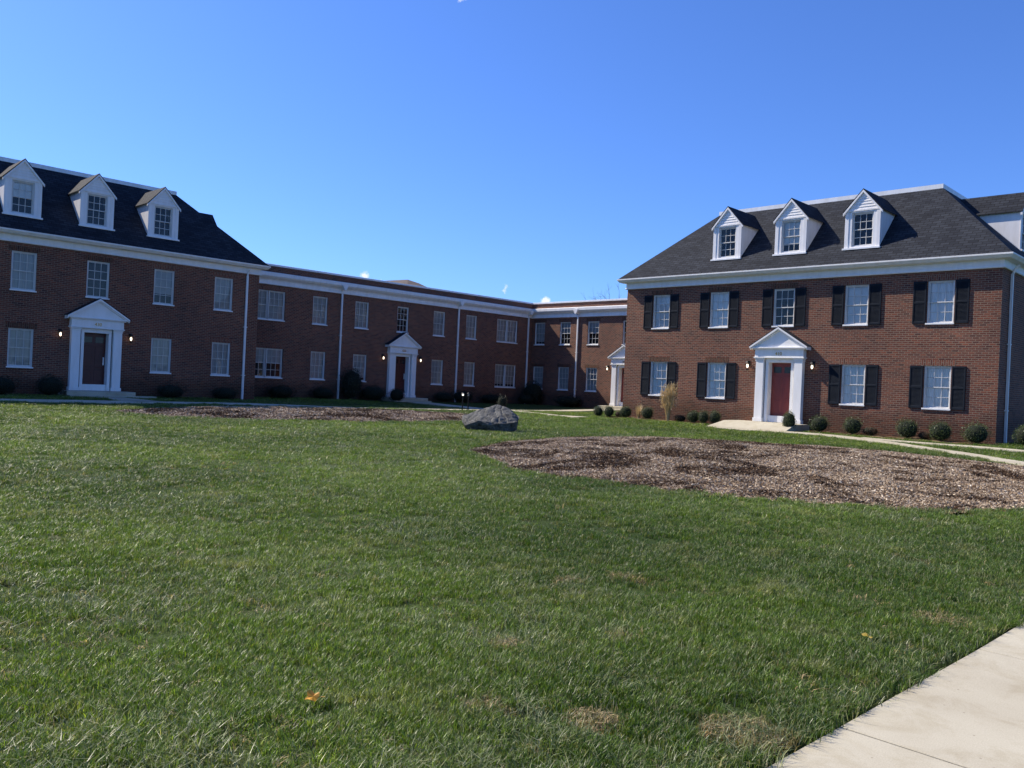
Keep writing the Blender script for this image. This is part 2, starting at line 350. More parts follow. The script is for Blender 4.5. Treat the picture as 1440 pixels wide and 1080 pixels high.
# ------------------------------------------------------------------ scattered stuff (geometry nodes)
def scatter(name, pts, rot, scl, protos, label_kind='stuff'):
    """points mesh + geometry nodes instancing of the prototypes (which are not linked to the scene)"""
    m=bpy.data.meshes.new(name); m.vertices.add(len(pts)); m.vertices.foreach_set('co',pts.astype(np.float32).ravel())
    a=m.attributes.new('rot','FLOAT_VECTOR','POINT'); a.data.foreach_set('vector',rot.astype(np.float32).ravel())
    a=m.attributes.new('scl','FLOAT_VECTOR','POINT'); a.data.foreach_set('vector',scl.astype(np.float32).ravel())
    a=m.attributes.new('pick','INT','POINT'); a.data.foreach_set('value',rng.integers(0,len(protos),len(pts)).astype(np.int32))
    o=link(name,m); ng=bpy.data.node_groups.new(name,'GeometryNodeTree')
    ng.interface.new_socket('Geometry',in_out='INPUT',socket_type='NodeSocketGeometry'); ng.interface.new_socket('Geometry',in_out='OUTPUT',socket_type='NodeSocketGeometry')
    gi=ng.nodes.new('NodeGroupInput'); go=ng.nodes.new('NodeGroupOutput'); iop=ng.nodes.new('GeometryNodeInstanceOnPoints'); g2=ng.nodes.new('GeometryNodeGeometryToInstance')
    for p in protos[::-1]:
        oi=ng.nodes.new('GeometryNodeObjectInfo'); oi.inputs['Object'].default_value=p; oi.inputs['As Instance'].default_value=True
        ng.links.new(oi.outputs['Geometry'],g2.inputs[0])
    def at(n,t):
        k=ng.nodes.new('GeometryNodeInputNamedAttribute'); k.data_type=t; k.inputs['Name'].default_value=n; return k.outputs['Attribute']
    ng.links.new(gi.outputs[0],iop.inputs['Points']); ng.links.new(g2.outputs[0],iop.inputs['Instance']); iop.inputs['Pick Instance'].default_value=True
    ng.links.new(at('pick','INT'),iop.inputs['Instance Index']); ng.links.new(at('rot','FLOAT_VECTOR'),iop.inputs['Rotation']); ng.links.new(at('scl','FLOAT_VECTOR'),iop.inputs['Scale'])
    ng.links.new(iop.outputs[0],go.inputs[0]); md=o.modifiers.new('scatter','NODES'); md.node_group=ng
    return tag(o,kind=label_kind)
def tuft(name, n, spread, hmin, hmax, wid, mat, lean=.6):
    mb=MB()
    for i in range(n):
        a=random.uniform(0,2*pi); r=spread*random.random()**.5; x,y=r*cos(a),r*sin(a); h=random.uniform(hmin,hmax); w=wid*random.uniform(.7,1.2)
        b=random.uniform(0,2*pi); l=h*lean*random.uniform(.3,1.3); px,py=-sin(b)*w/2,cos(b)*w/2; u=random.random(); v_=random.random()
        if random.random()<.15: b2=b+random.uniform(-.8,.8)
        else: b2=b
        m1=(x+cos(b)*l*.35,y+sin(b)*l*.35,h*.6); t=(x+cos(b)*l*.35+cos(b2)*l*.65,y+sin(b)*l*.35+sin(b2)*l*.65,h*random.uniform(.8,1.0))
        mb.face([(x-px,y-py,-.01),(x+px,y+py,-.01),(m1[0]+px*.8,m1[1]+py*.8,m1[2]),(m1[0]-px*.8,m1[1]-py*.8,m1[2])],[(u,v_)]*4)
        mb.face([(m1[0]-px*.8,m1[1]-py*.8,m1[2]),(m1[0]+px*.8,m1[1]+py*.8,m1[2]),t],[(u,v_)]*3)
    return bpy.data.objects.new(name, mb.mesh(name, mat))
VIEW=math.atan2(.7148,-.6993)
def wedge(n, r0, r1, power, half=R(40)):
    """n points in a fan seen from the camera, density ~ r^-power"""
    u=rng.random(n); k=2-power; r=(r0**k+u*(r1**k-r0**k))**(1/k); a=VIEW+(rng.random(n)*2-1)*half
    return r*np.cos(a), r*np.sin(a), r
def value_noise(x,y,s,seed):
    g=np.random.default_rng(seed).random((64,64)); x=np.asarray(x)*s+100; y=np.asarray(y)*s+100; i=np.floor(x).astype(int); j=np.floor(y).astype(int); fx=x-i; fy=y-j
    fx=fx*fx*(3-2*fx); fy=fy*fy*(3-2*fy); q=lambda a,b:g[a%64,b%64]
    return (q(i,j)*(1-fx)+q(i+1,j)*fx)*(1-fy)+(q(i,j+1)*(1-fx)+q(i+1,j+1)*fx)*fy
SPOTS=[(-1.83,6.2,.17),(-3.33,3.43,.07),(-1.80,3.42,.17),(-4.1,4.95,.10),(-3.95,5.4,.12),(-2.75,2.75,.10),(-2.3,3.0,.10),(-3.0,4.1,.09)]
def lawn_mask(x,y):
    ok=np.ones(len(x),bool)
    for b in BEDS: ok&=bed_rad(b,x,y)>.995
    for w in WALKS: ok&=seg_dist(x,y,w['q'])>w['w']/2-.02
    ok&=~((x>SXL(y)+.004-.07*value_noise(x,y,5,8))&(x<SX1+.05)&(y<20.9))
    ok&=~((y>30.42)&(x>-23.8)&(x<-7.85)&~((x>-18)&(x<-14.25)))
    ok&=~((y>29.75)&(x>-18.1)&(x<-14.25)); ok&=~((y>31.65)&(x>-23.7)&(x<-7.9)); ok&=~((x<-36.95)&(y<20.1)); ok&=x>-39.5; ok&=y<42.1
    return ok
def dryness(x,y):
    d=np.zeros(len(x))
    for sx,sy,sr in SPOTS: d=np.maximum(d,1-ss(.35,1.15,np.hypot(x-sx,y-sy)/sr+.35*(value_noise(x,y,9,3)-.5)))
    return d
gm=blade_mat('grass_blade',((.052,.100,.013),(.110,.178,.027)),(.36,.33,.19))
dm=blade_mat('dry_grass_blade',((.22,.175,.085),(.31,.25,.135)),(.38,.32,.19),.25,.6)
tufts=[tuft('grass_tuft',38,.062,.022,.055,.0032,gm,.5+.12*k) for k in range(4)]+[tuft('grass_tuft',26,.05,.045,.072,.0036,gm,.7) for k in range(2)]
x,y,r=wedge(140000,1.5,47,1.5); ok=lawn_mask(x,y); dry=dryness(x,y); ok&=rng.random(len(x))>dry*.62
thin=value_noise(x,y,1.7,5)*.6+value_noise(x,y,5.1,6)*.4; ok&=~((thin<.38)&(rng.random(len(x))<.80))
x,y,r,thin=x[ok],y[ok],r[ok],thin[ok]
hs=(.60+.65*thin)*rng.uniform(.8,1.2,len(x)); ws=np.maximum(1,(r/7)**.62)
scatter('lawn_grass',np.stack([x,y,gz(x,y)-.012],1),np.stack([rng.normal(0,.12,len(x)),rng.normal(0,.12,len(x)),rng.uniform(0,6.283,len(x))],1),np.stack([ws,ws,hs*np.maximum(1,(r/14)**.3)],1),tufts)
# pale, longer blades in loose clumps through the nearer lawn
pm=blade_mat('pale_grass_blade',((.14,.175,.075),(.20,.23,.11)),(.42,.39,.24),.25,.4)
pale=[tuft('pale_tuft',11,.085,.035,.075,.0036,pm,1.0+.25*k) for k in range(3)]
x,y,r=wedge(30000,1.5,26,1.55); pn=value_noise(x,y,.9,21)*.55+value_noise(x,y,3.3,22)*.45; ok=lawn_mask(x,y)&(rng.random(len(x))<ss(.36,.72,pn)*.95)
x,y,r=x[ok],y[ok],r[ok]; ws=np.maximum(1,(r/7)**.6)
scatter('pale_grass',np.stack([x,y,gz(x,y)-.008],1),np.stack([rng.normal(0,.15,len(x)),rng.normal(0,.15,len(x)),rng.uniform(0,6.283,len(x))],1),np.stack([ws,ws,rng.uniform(.75,1.15,len(x))],1),pale)
# dry, straw-coloured patches
dt=[tuft('dry_tuft',22,.06,.015,.045,.0045,dm,1.6) for k in range(3)]
px=[];py=[]
for sx,sy,sr in SPOTS:
    n=int(750*sr*sr*3)+30; a=rng.random(n)*6.283; q=sr*np.sqrt(rng.random(n))*1.05; px.append(sx+q*np.cos(a)); py.append(sy+q*np.sin(a))
n=2600; ex,ey,_=wedge(n,1.8,30,1.4); px.append(ex); py.append(ey)
px=np.concatenate(px); py=np.concatenate(py); ok=lawn_mask(px,py); px,py=px[ok],py[ok]
scatter('dry_grass',np.stack([px,py,gz(px,py)-.012],1),np.stack([rng.normal(0,.2,len(px)),rng.normal(0,.2,len(px)),rng.uniform(0,6.283,len(px))],1),np.repeat(rng.uniform(.7,1.2,(len(px),1)),3,1),dt)
# wood chips on both beds
cm=mulch_mat('wood_chip')
chips=[]
for k in range(6):
    mb=MB(); L=random.uniform(.03,.095); W=random.uniform(.008,.022); T=random.uniform(.004,.01)
    p=[(-L/2,-W/2*random.uniform(.5,1)),(L/2*random.uniform(.7,1),-W/2),(L/2,W/2*random.uniform(.3,1)),(-L/2*random.uniform(.6,1),W/2)]
    tw=random.uniform(-.006,.006)
    mb.face([(a,b,T+(tw if i%2 else -tw)) for i,(a,b) in enumerate(p)])
    for i in range(4): a,b=p[i],p[(i+1)%4]; mb.face([(a[0],a[1],-T),(b[0],b[1],-T),(b[0],b[1],T),(a[0],a[1],T)])
    chips.append(bpy.data.objects.new('wood_chip',mb.mesh('wood_chip',cm)))
for b,n,sc in ((BEDS[0],170000,.66),(BEDS[1],44000,1.1)):
    q=np.sqrt(rng.random(n))*1.005; a=rng.random(n)*6.283; w=1+.025*np.sin(3*a+b['ph'])+.018*np.sin(5*a+2*b['ph'])+.008*np.sin(13*a)
    x=b['c'][0]+b['r'][0]*q*w*np.cos(a); y=b['c'][1]+b['r'][1]*q*w*np.sin(a); s=rng.uniform(.5,1.5,n)*sc
    scatter('wood_chip_mulch',np.stack([x,y,bed_z(b,x,y)+rng.uniform(0,.018,n)],1),np.stack([rng.normal(0,.45,n),rng.normal(0,.45,n),rng.uniform(0,6.283,n)],1),np.repeat(s[:,None],3,1),chips)

# ------------------------------------------------------------------ building kit (local frame: X right, Y inward, Z up)
def wall(mb, u0,u1,z0,z1, holes=(), depth=.13, at=lambda u,y,z:(u,y,z), lint=True):
    us=sorted({u0,u1,*[h[0] for h in holes],*[h[1] for h in holes]}); zs=sorted({z0,z1,*[h[2] for h in holes],*[h[3] for h in holes]})
    for a,b in zip(us,us[1:]):
        for c,d in zip(zs,zs[1:]):
            if any(h[0]-1e-6<=a and b<=h[1]+1e-6 and h[2]-1e-6<=c and d<=h[3]+1e-6 for h in holes): continue
            mb.face([at(a,0,c),at(b,0,c),at(b,0,d),at(a,0,d)],[(a,c),(b,c),(b,d),(a,d)])
    for a,b,c,d in [h[:4] for h in holes]:
        for p,q in (((a,c),(a,d)),((b,d),(b,c)),((a,d),(b,d)),((b,c),(a,c))):
            L=hypot(q[0]-p[0],q[1]-p[1])
            mb.face([at(p[0],0,p[1]),at(q[0],0,q[1]),at(q[0],depth,q[1]),at(p[0],depth,p[1])],[(0,0),(L,0),(L,depth),(0,depth)])
        if lint:
            def strip(ua,ub,za,zb,out):
                # soldier bricks: the pattern turned through a right angle, a little proud of the wall
                f=[at(ua,-out,za),at(ub,-out,za),at(ub,-out,zb),at(ua,-out,zb)]; k=[at(ua,.002,za),at(ub,.002,za),at(ub,.002,zb),at(ua,.002,zb)]
                mb.face(f,[(za,ua),(za,ub),(zb,ub),(zb,ua)])
                for i in range(4): j=(i+1)%4; mb.face([k[i],k[j],f[j],f[i]],[(0,0),(.2,0),(.2,.02),(0,.02)])
            strip(a-.12,b+.12,d+.004,d+.214,.005)
            strip(a-.03,b+.03,c-.105,c-.055,.028)
MESH={}
def cached(key, fn):
    if key not in MESH: MESH[key]=fn()
    return MESH[key]
def window_mesh(w,h,cols,rows):
    mb=MB(); t=.038
    # outer casing
    mb.bbox(-w/2,-w/2+t,.035,.13,0,h); mb.bbox(w/2-t,w/2,.035,.13,0,h); mb.bbox(-w/2+t,w/2-t,.037,.13,h-t,h); mb.bbox(-w/2+t,w/2-t,.037,.13,0,t*.8)
    iw0,iw1=-w/2+t,w/2-t; zb,zt=t*.8,h-t; zm=(zb+zt)/2
    for (a,b,y0) in ((zb,zm+.018,.092),(zm-.018,zt,.062)):
        s=.036
        mb.bbox(iw0,iw0+s,y0,y0+.03,a,b,.004); mb.bbox(iw1-s,iw1,y0,y0+.03,a,b,.004); mb.bbox(iw0+s,iw1-s,y0+.001,y0+.03,a,a+s,.004); mb.bbox(iw0+s,iw1-s,y0+.001,y0+.03,b-s,b,.004)
        for k in range(1,cols):
            x=iw0+s+(iw1-iw0-2*s)*k/cols; mb.bbox(x-.010,x+.010,y0+.006,y0+.022,a+s,b-s,.003)
        for k in range(1,rows):
            z=a+s+(b-a-2*s)*k/rows; mb.bbox(iw0+s,iw1-s,y0+.007,y0+.021,z-.010,z+.010,.003)
    return mb.mesh('window',M['sash'])
def pane_mesh(w,h):
    mb=MB(); a=w/2-.06; zm=h/2
    mb.face([(-a,.113,.045),(a,.113,.045),(a,.113,zm),(-a,.113,zm)]); mb.face([(-a,.083,zm),(a,.083,zm),(a,.083,h-.055),(-a,.083,h-.055)])
    return mb.mesh('pane',M['glass'])
def curtain_mesh(w,h,seed,mat=None):
    rn=random.Random(seed); mb=MB(); n=44; z0,z1=.02,h-.02
    ph=[rn.uniform(0,6.28) for _ in range(3)]; gap=0; pts=[]
    for i in range(n+1):
        u=i/n; x=-w/2+w*u; y=.152+.010*sin(u*34+ph[0])+.006*sin(u*71+ph[1])
        pts.append((x,y))
    for i in range(n):
        if gap and abs((i+.5)/n-.5)<gap: continue
        (x0,y0),(x1,y1)=pts[i],pts[i+1]; mb.face([(x0,y0,z0),(x1,y1,z0),(x1,y1,z1),(x0,y0,z1)])
    return mb.mesh('curtain',mat or M['curtain'],True)
def blind_mesh(w,h,drop,mat=None):
    mb=MB(); z=h-.03; k=0
    while z>h*(1-drop)+.03:
        mb.face([(-w/2,.145,z-.037),(w/2,.145,z-.037),(w/2,.155,z),(-w/2,.155,z)]); z-=.036
    mb.box(-w/2,w/2,.145,.16,z-.02,z)
    return mb.mesh('blind',mat or M['curtain'])
def sill_mesh(w):
    mb=MB(); mb.bbox(-w/2-.03,w/2+.03,-.045,.035,-.052,.003); return mb.mesh('sill',M['white'])
def room_mesh(w,h):
    mb=MB(); a=w/2+.1; mb.face([(-a,.32,-.1),(a,.32,-.1),(a,.32,h+.1),(-a,.32,h+.1)]); return mb.mesh('backing',M['dark'])
def add_window(par, x, z, w=.9, h=1.5, style='curtain', y=0, rz=0, cols=3, rows=2, seed=0, loc=None, grey=False):
    gm_=M['dimmed_cloth'] if grey else None  # grey picks the cloth with the wing's shade in its colour
    win=link('window',cached(('win',w,h,cols,rows),lambda:window_mesh(w,h,cols,rows)),par,loc or (x,y,z),rz)
    link('pane',cached(('pane',w,h),lambda:pane_mesh(w,h)),win)
    link('sill',cached(('sill',w),lambda:sill_mesh(w)),win)
    if style=='curtain': link('curtain',cached(('cur',w,h,seed%5,grey),lambda:curtain_mesh(w,h,seed%5,gm_)),win)
    elif style=='blind': link('blind',cached(('bl',w,h,seed%4,grey),lambda:blind_mesh(w,h,(1.0,.86,1.0,.7)[seed%4] if grey else 1.0,gm_)),win)
    elif style=='half': link('blind',cached(('bl',w,h,'half',grey),lambda:blind_mesh(w,h,.5,gm_)),win)
    return win
def shutter_mesh(w=.45,h=1.53):
    mb=MB(); f=.05
    mb.bbox(-w/2,-w/2+f,-.045,-.003,0,h); mb.bbox(w/2-f,w/2,-.045,-.003,0,h)
    for a,b in ((0,.08),(h*.5-.04,h*.5+.04),(h-.08,h)): mb.bbox(-w/2+f,w/2-f,-.044,-.003,a,b,.004)
    for a,b in ((.08,h*.5-.04),(h*.5+.04,h-.08)):
        n=int((b-a)/.042)
        for k in range(n):
            z=a+(k+.5)*(b-a)/n
            mb.face([(-w/2+f,-.038,z-.022),(w/2-f,-.038,z-.022),(w/2-f,-.012,z+.018),(-w/2+f,-.012,z+.018)])
    mb.face([(-w/2+f,-.006,.05),(w/2-f,-.006,.05),(w/2-f,-.006,h-.05),(-w/2+f,-.006,h-.05)])
    return mb.mesh('shutter',M['shutter'])
def add_shutters(par,x,z,w=.9):
    m=cached('shutter',shutter_mesh)
    for s in (-1,1): link('shutter',m,par,(x+s*(w/2+.03+.225),0,z-.015))
def text_mesh(txt,size,mat):
    c=bpy.data.curves.new('house_number','FONT'); c.body=txt; c.size=size; c.extrude=.008; c.align_x='CENTER'
    t=bpy.data.objects.new('tmp',c); COL.objects.link(t); dg=bpy.context.evaluated_depsgraph_get(); dg.update()
    m=bpy.data.meshes.new_from_object(t.evaluated_get(dg)); m.transform(Matrix.Rotation(pi/2,4,'X')); m.materials.clear(); m.materials.append(mat); m.name='house_number'
    bpy.data.objects.remove(t); bpy.data.curves.remove(c); return m
def portico_parts(F, x, zb, number, red, lit):
    """white door surround with pediment; zb is the top of the stoop"""
    def mk_body():
        mb=MB(); H=2.64
        # frieze / entablature and the casing round the door
        mb.bbox(-1.04,1.04,-.26,0,H,H+.30); mb.bbox(-1.08,1.08,-.285,0,H-.045,H); mb.bbox(-1.1,1.1,-.30,0,H+.30,H+.345)
        mb.bbox(-1.17,1.17,-.36,0,H+.345,H+.40)
        mb.bbox(-.60,-.485,-.13,.3,0,H-.045); mb.bbox(.485,.60,-.13,.3,0,H-.045); mb.bbox(-.485,.485,-.128,.3,2.42,H-.045)
        mb.bbox(-.485,.485,-.03,.3,0,.26)
        return mb.mesh('portico',M['white'])
    p=F('portico',cached('portico',mk_body),(x,0,zb))
    def mk_pil():
        mb=MB(); H=2.595
        mb.bbox(-.17,.17,-.22,0,.14,H-.12); mb.bbox(-.205,.205,-.25,0,0,.14); mb.bbox(-.19,.19,-.235,0,H-.12,H-.085); mb.bbox(-.205,.205,-.255,0,H-.05,H-.001); mb.bbox(-.18,.18,-.228,0,H-.085,H-.05)
        return mb.mesh('pilaster',M['white'])
    for s in (-1,1): link('pilaster',cached('pil',mk_pil),p,(s*.83,0,0))
    def mk_ped():
        mb=MB(); z=3.04; hw=1.23; a=.78
        mb.prism([(-hw+.12,z+.001),(hw-.12,z+.001),(0,z+a-.07)],-.27,0)
        for s in (-1,1):
            for t0,t1,o in ((0,.075,.40),(.075,.13,.34)):
                q=[(s*(hw),z+.02-t0),(0,z+a+.02-t0),(0,z+a+.02-t1),(s*(hw),z+.02-t1)]
                if s<0: q=q[::-1]
                mb.prism(q,-o,0)
        return mb.mesh('pediment',M['white'])
    link('pediment',cached('ped',mk_ped),p)
    def mk_roof():
        mb=MB(); z=3.04; hw=1.25; a=.78
        for s in (-1,1):
            q=[(s*hw,z+.022),(0,z+a+.022),(0,z+a+.052),(s*hw,z+.052)]
            mb.prism(q if s>0 else q[::-1],-.40,0)
        return mb.mesh('portico_roof',M['shingle'])
    link('portico_roof',cached('proof',mk_roof),p)
    link('house_number',text_mesh(number,.19,M['brass']),p,(0,-.268,2.71))
    def mk_door(mat):
        mb=MB(); w,h=.96,2.16
        mb.box(-w/2,w/2,.19,.23,0,h)
        for s in (-1,1):
            for a,b in ((.12,.62),(.72,1.62)):
                x0,x1=(s*.06,s*.40) if s>0 else (-.40,-.06)
                mb.bbox(x0,x1,.178,.189,a,b,.008)
        return mb.mesh('door',mat)
    d=F('door',cached(('door',red),lambda:mk_door(M['red'] if red else M['shaded_red'])),(x,0,zb+.26))
    def mk_lite():
        mb=MB()
        for x0,x1 in ((-.40,-.06),(.06,.40)): mb.bbox(x0,x1,.18,.189,1.75,2.0,.004)
        return mb.mesh('pane',M['dark'])
    link('pane',cached('lite',mk_lite),d)
    def mk_handle():
        mb=MB(); mb.bbox(.385,.43,.15,.189,.82,1.16,.004); mb.tube([(.405,.19,.95),(.405,.13,.95)],.022,8); return mb.mesh('handle',M['brass'] if red else M['metal'])
    link('handle',cached(('handle',red),mk_handle),d)
def lantern(loc, rz, label):
    t=thing('wall_lantern',label,'wall lamp',loc,rz,'lit carriage lanterns beside the doors')
    mb=MB(); mb.bbox(-.05,.05,-.025,0,-.02,.2); mb.tube([(0,-.02,.12),(0,-.08,.2),(0,-.14,.19)],.012,6); mb.lathe([(.0,.19),(.05,.17),(.1,.11),(.105,.10),(0,.10)],(0,-.14),6); mb.lathe([(.03,-.2),(.07,-.17),(.07,-.155),(0,-.155)],(0,-.14),6)
    for k in range(6): a=k*pi/3; mb.tube([(.095*cos(a),-.14+.095*sin(a),.1),(.065*cos(a),-.14+.065*sin(a),-.16)],.006,4)
    link('bracket',cached('lbr',lambda:mb.mesh('bracket',M['black'])),t)
    b=MB(); b.lathe([(0,.06),(.03,.04),(.042,-.02),(.03,-.08),(.012,-.1),(0,-.1)],(0,-.14),10); link('bulb',cached('lbu',lambda:b.mesh('bulb',M['bulb'],True)),t)
    return t
def downspout_mesh(h, head=True):
    mb=MB(); a=.045
    mb.box(-a,a,-.10,-.02,.18,h-.18)
    mb.tube([(0,-.06,.2),(0,-.08,.1),(0,-.2,.03)],.045,6)
    if head: mb.prism([(-.05,h-.2),(.05,h-.2),(.17,h+.02),(.17,h+.10),(-.17,h+.10),(-.17,h+.02)],-.37,-.005)
    else: mb.tube([(0,-.06,h-.2),(0,-.14,h),(0,-.26,h+.12)],.045,6)
    for z in (1.35,h*.58): mb.box(-.085,.085,-.106,-.002,z,z+.04)
    return mb.mesh('downspout',M['trim'])
def dormer(par, loc, rz, seed):
    """gabled dormer: front wall in the Y=0 plane, back runs into a 44.4 degree roof"""
    k=.98; W=.66; H=1.46; A=2.24
    def body():
        mb=MB(); ww,wh,z0=.82,1.30,.06
        wall(mb,-W,W,-.12,H,[(-ww/2,ww/2,z0,z0+wh)],.1,lint=False)
        # clapboards in the gable
        n=7
        for i in range(n):
            za=H+(A-H-.03)*i/n; zb=H+(A-H-.03)*(i+1)/n; xa=W*(1-i/n); xb=W*(1-(i+1)/n)
            mb.face([(-xa,-.022,za),(xa,-.022,za),(xb,-.004,zb),(-xb,-.004,zb)]); mb.face([(-xa,0,za),(xa,0,za),(xa,-.022,za),(-xa,-.022,za)])
        for s in (-1,1):
            mb.face([(s*W,0,-.12),(s*W,(H+.12)/k,H),(s*W,0,H)] if s<0 else [(s*W,0,-.12),(s*W,0,H),(s*W,(H+.12)/k,H)])
            mb.bbox(min(s*(W+.015),s*(W-.13)),max(s*(W+.015),s*(W-.13)),-.018,0.0,-.02,H,.004)
            # rake board
            q=[(s*(W+.09),H-.10),(0,A-.02),(0,A-.12),(s*(W+.09),H-.19)]; mb.prism(q if s>0 else q[::-1],-.072,0)
        mb.bbox(-W,W,-.03,0,H-.05,H+.02,.006)
        return mb.mesh('dormer',M['siding'])
    d=link('dormer',cached('dormer',body),par,loc,rz)
    def roof():
        mb=MB(); x=W+.10; zr=A+.0; ze=H-.07; t=.022; y0=-.075
        for s in (-1,1):
            top=[(0,y0,zr+t),(s*x,y0,ze+t),(s*x,(ze+t)/k+.06,ze+t),(0,(zr+t)/k+.06,zr+t)]
            bot=[(p[0],p[1],p[2]-t) for p in top]
            L=hypot(x,zr-ze); uv=[(y0,L),(y0,0),(1.4,0),(2.3,L)]
            if s>0: mb.face(top,uv); mb.face(bot[::-1],uv)
            else: mb.face(top[::-1],uv[::-1]); mb.face(bot,uv)
            mb.face([bot[0],bot[1],top[1],top[0]]); mb.face([bot[1],bot[2],top[2],top[1]])
        return mb.mesh('dormer_roof',M['shingle'])
    link('dormer_roof',cached('droof',roof),d)
    link('dormer_window',cached(('win',.82,1.30,3,2),lambda:window_mesh(.82,1.30,3,2)),d,(0,0,.06))
    link('pane',cached(('pane',.82,1.30),lambda:pane_mesh(.82,1.30)),d,(0,0,.06))
    b=MB(); b.bbox(-W-.06,W+.06,-.11,.0,-.075,-.005); link('sill',cached('dsill',lambda:b.mesh('sill',M['metal'])),d)
    if seed is not None: link('blind',cached(('dbl',seed),lambda:blind_mesh(.82,1.30,seed)),d,(0,0,.06))
    return d

EAVE=.35; ZG=6.68; ZB=6.22; PITCH=.98; RUN=3.34
def mansard_house(name,label,loc,rz,W,D,lay,red,number,shutters,seed,downs,left_seen,right_seen):
    t=thing(name,label,'building',loc,rz); hw=W/2; z0=-.2
    offs=lay; ww,wh=.9,1.515
    front=[(x-ww/2,x+ww/2,z,z+wh) for x in offs for z in ((1.335,4.375) if abs(x)>.1 else (4.375,))]
    front.append((-.60,.60,.30,3.08))
    mb=MB(); wall(mb,-hw,hw,z0,6.6,[h for h in front],.14)
    sy=[4.25,7.3]
    sh=[(y-ww/2,y+ww/2,z,z+wh) for y in sy for z in (1.335,4.375)]
    wall(mb,0,D,z0,6.6,sh,.14,at=lambda u,y,z:(hw-y,u,z)); wall(mb,-D,0,z0,6.6,[(-b,-a,c,d) for a,b,c,d in sh],.14,at=lambda u,y,z:(-hw+y,-u,z))
    wall(mb,-hw,hw,z0,6.6,[],.14,at=lambda u,y,z:(-u,D-y,z))
    mb.build('wall',M['brick'],t)
    for i,x in enumerate(offs):
        for j,z in enumerate((1.335,4.375)):
            if abs(x)<.1:
                if j==0: continue
                add_window(t,x,z,ww,wh,'none'); 
            else: add_window(t,x,z,ww,wh,['curtain','blind','curtain'][(i*2+j+seed)%3] if shutters else ['blind','curtain','curtain'][(i+j*2+seed)%3],seed=i*3+j+seed,grey=not shutters)
            if shutters: add_shutters(t,x,z,ww)
    for y in sy:
        for z in (1.335,4.375):
            if right_seen: add_window(t,0,z,ww,wh,'curtain',loc=(hw,y,z),rz=pi/2,seed=3)
            if left_seen: add_window(t,0,z,ww,wh,'curtain',loc=(-hw,y,z),rz=-pi/2,seed=2)
    i_=MB(); i_.box(-hw+.6,hw-.6,.55,D-.6,-.1,6.6); i_.build('dark_interior_box',M['room'],t)  # near-black box added behind the windows so unlit rooms look dark
    loop=[(-hw,0),(hw,0),(hw,D),(-hw,D)]
    mb=MB(); mb.sweep(loop,[(0,ZB),(.075,ZB),(.09,ZB+.03),(.075,ZB+.06),(.05,ZB+.065),(.05,ZB+.285),(.27,ZB+.30),(.27,ZB+.305),(0,ZB+.42)],True); mb.build('cornice',M['trim'],t)
    mb=MB(); mb.sweep(loop,[(.22,ZB+.306),(.285,ZB+.306),(.33,ZB+.36),(.375,ZB+.41),(.375,ZG),(.36,ZG+.004),(.30,ZG-.02),(.2,ZG-.03)],True); mb.build('gutter',M['trim'],t)
    # hipped mansard roof with a flat deck
    e=EAVE; zt=ZG+RUN*PITCH; mb=MB(); L=RUN*hypot(1,PITCH)
    o=[(-hw-e,-e),(hw+e,-e),(hw+e,D+e),(-hw-e,D+e)]; q=[(-hw-e+RUN,-e+RUN),(hw+e-RUN,-e+RUN),(hw+e-RUN,D+e-RUN),(-hw-e+RUN,D+e-RUN)]
    for i in range(4):
        j=(i+1)%4; ln=hypot(o[j][0]-o[i][0],o[j][1]-o[i][1])
        mb.face([(*o[i],ZG),(*o[j],ZG),(*q[j],zt),(*q[i],zt)],[(0,0),(ln,0),(ln-RUN,L),(RUN,L)])
    mb.face([(*p,zt-.01) for p in q])
    # fine roof edge under the shingles
    mb.face([(*p,ZG-.015) for p in o[::-1]])
    roof=mb.build('roof',M['shingle'],t)
    mb=MB(); mb.sweep(q,[(-.25,zt),(-.25,zt+.12),(.05,zt+.13),(.05,zt-.045),(.0,zt-.045)],True); mb.build('ridge_trim',M['metal'],roof)
    dy=.33; zd=ZG+(dy+e)*PITCH+.02
    for i,x in enumerate((-2.9,0,2.9) if shutters else (-2.85,-.05,2.75)): dormer(t,(x,dy,zd),0,(None,.75,None)[i] if shutters else (.5,None,None)[i])
    for y in ((4.0,7.2) if shutters else (4.7,)): dormer(t,(hw-dy,y,zd),pi/2,None)
    dormer(t,(-hw+dy,6.2,zd),-pi/2,None)
    def F(n,m,l): return link(n,m,t,l)
    portico_parts(F,0,.46,number,red,True)
    for x,y,r,h in downs: link('downspout',cached(('ds',h,False),lambda:downspout_mesh(h,False)),t,(x,y,0),r)
    # stoop
    mb=MB()
    if shutters:
        # broad slab whose front ramps down to the walk
        for x0,x1 in ((-1.75,1.3),):
            mb.face([(x0,-1.25,.45),(x1,-1.25,.45),(x1,0,.455),(x0,0,.455)]); mb.face([(x0-.3,-2.05,.20),(x1,-2.05,.20),(x1,-1.25,.45),(x0,-1.25,.45)])
            mb.face([(x0,-1.25,.1),(x0,0,.1),(x0,0,.455),(x0,-1.25,.45)][::-1]); mb.face([(x1,-1.25,.1),(x1,0,.1),(x1,0,.455),(x1,-1.25,.45)])
            mb.face([(x1,-2.05,.1),(x1,-1.25,.1),(x1,-1.25,.45),(x1,-2.05,.20)]); mb.face([(x0-.3,-2.05,.1),(x0,-1.25,.1),(x0,-1.25,.45),(x0-.3,-2.05,.20)][::-1])
    else:
        mb.bbox(-1.35,1.35,-1.05,.0,-.1,.455,.015); mb.bbox(-1.35,2.1,-1.40,-1.05,-.1,.30,.015)
    mb.build('stoop',M['concrete'],t)
    for s in (-1,1):
        pass
    return t
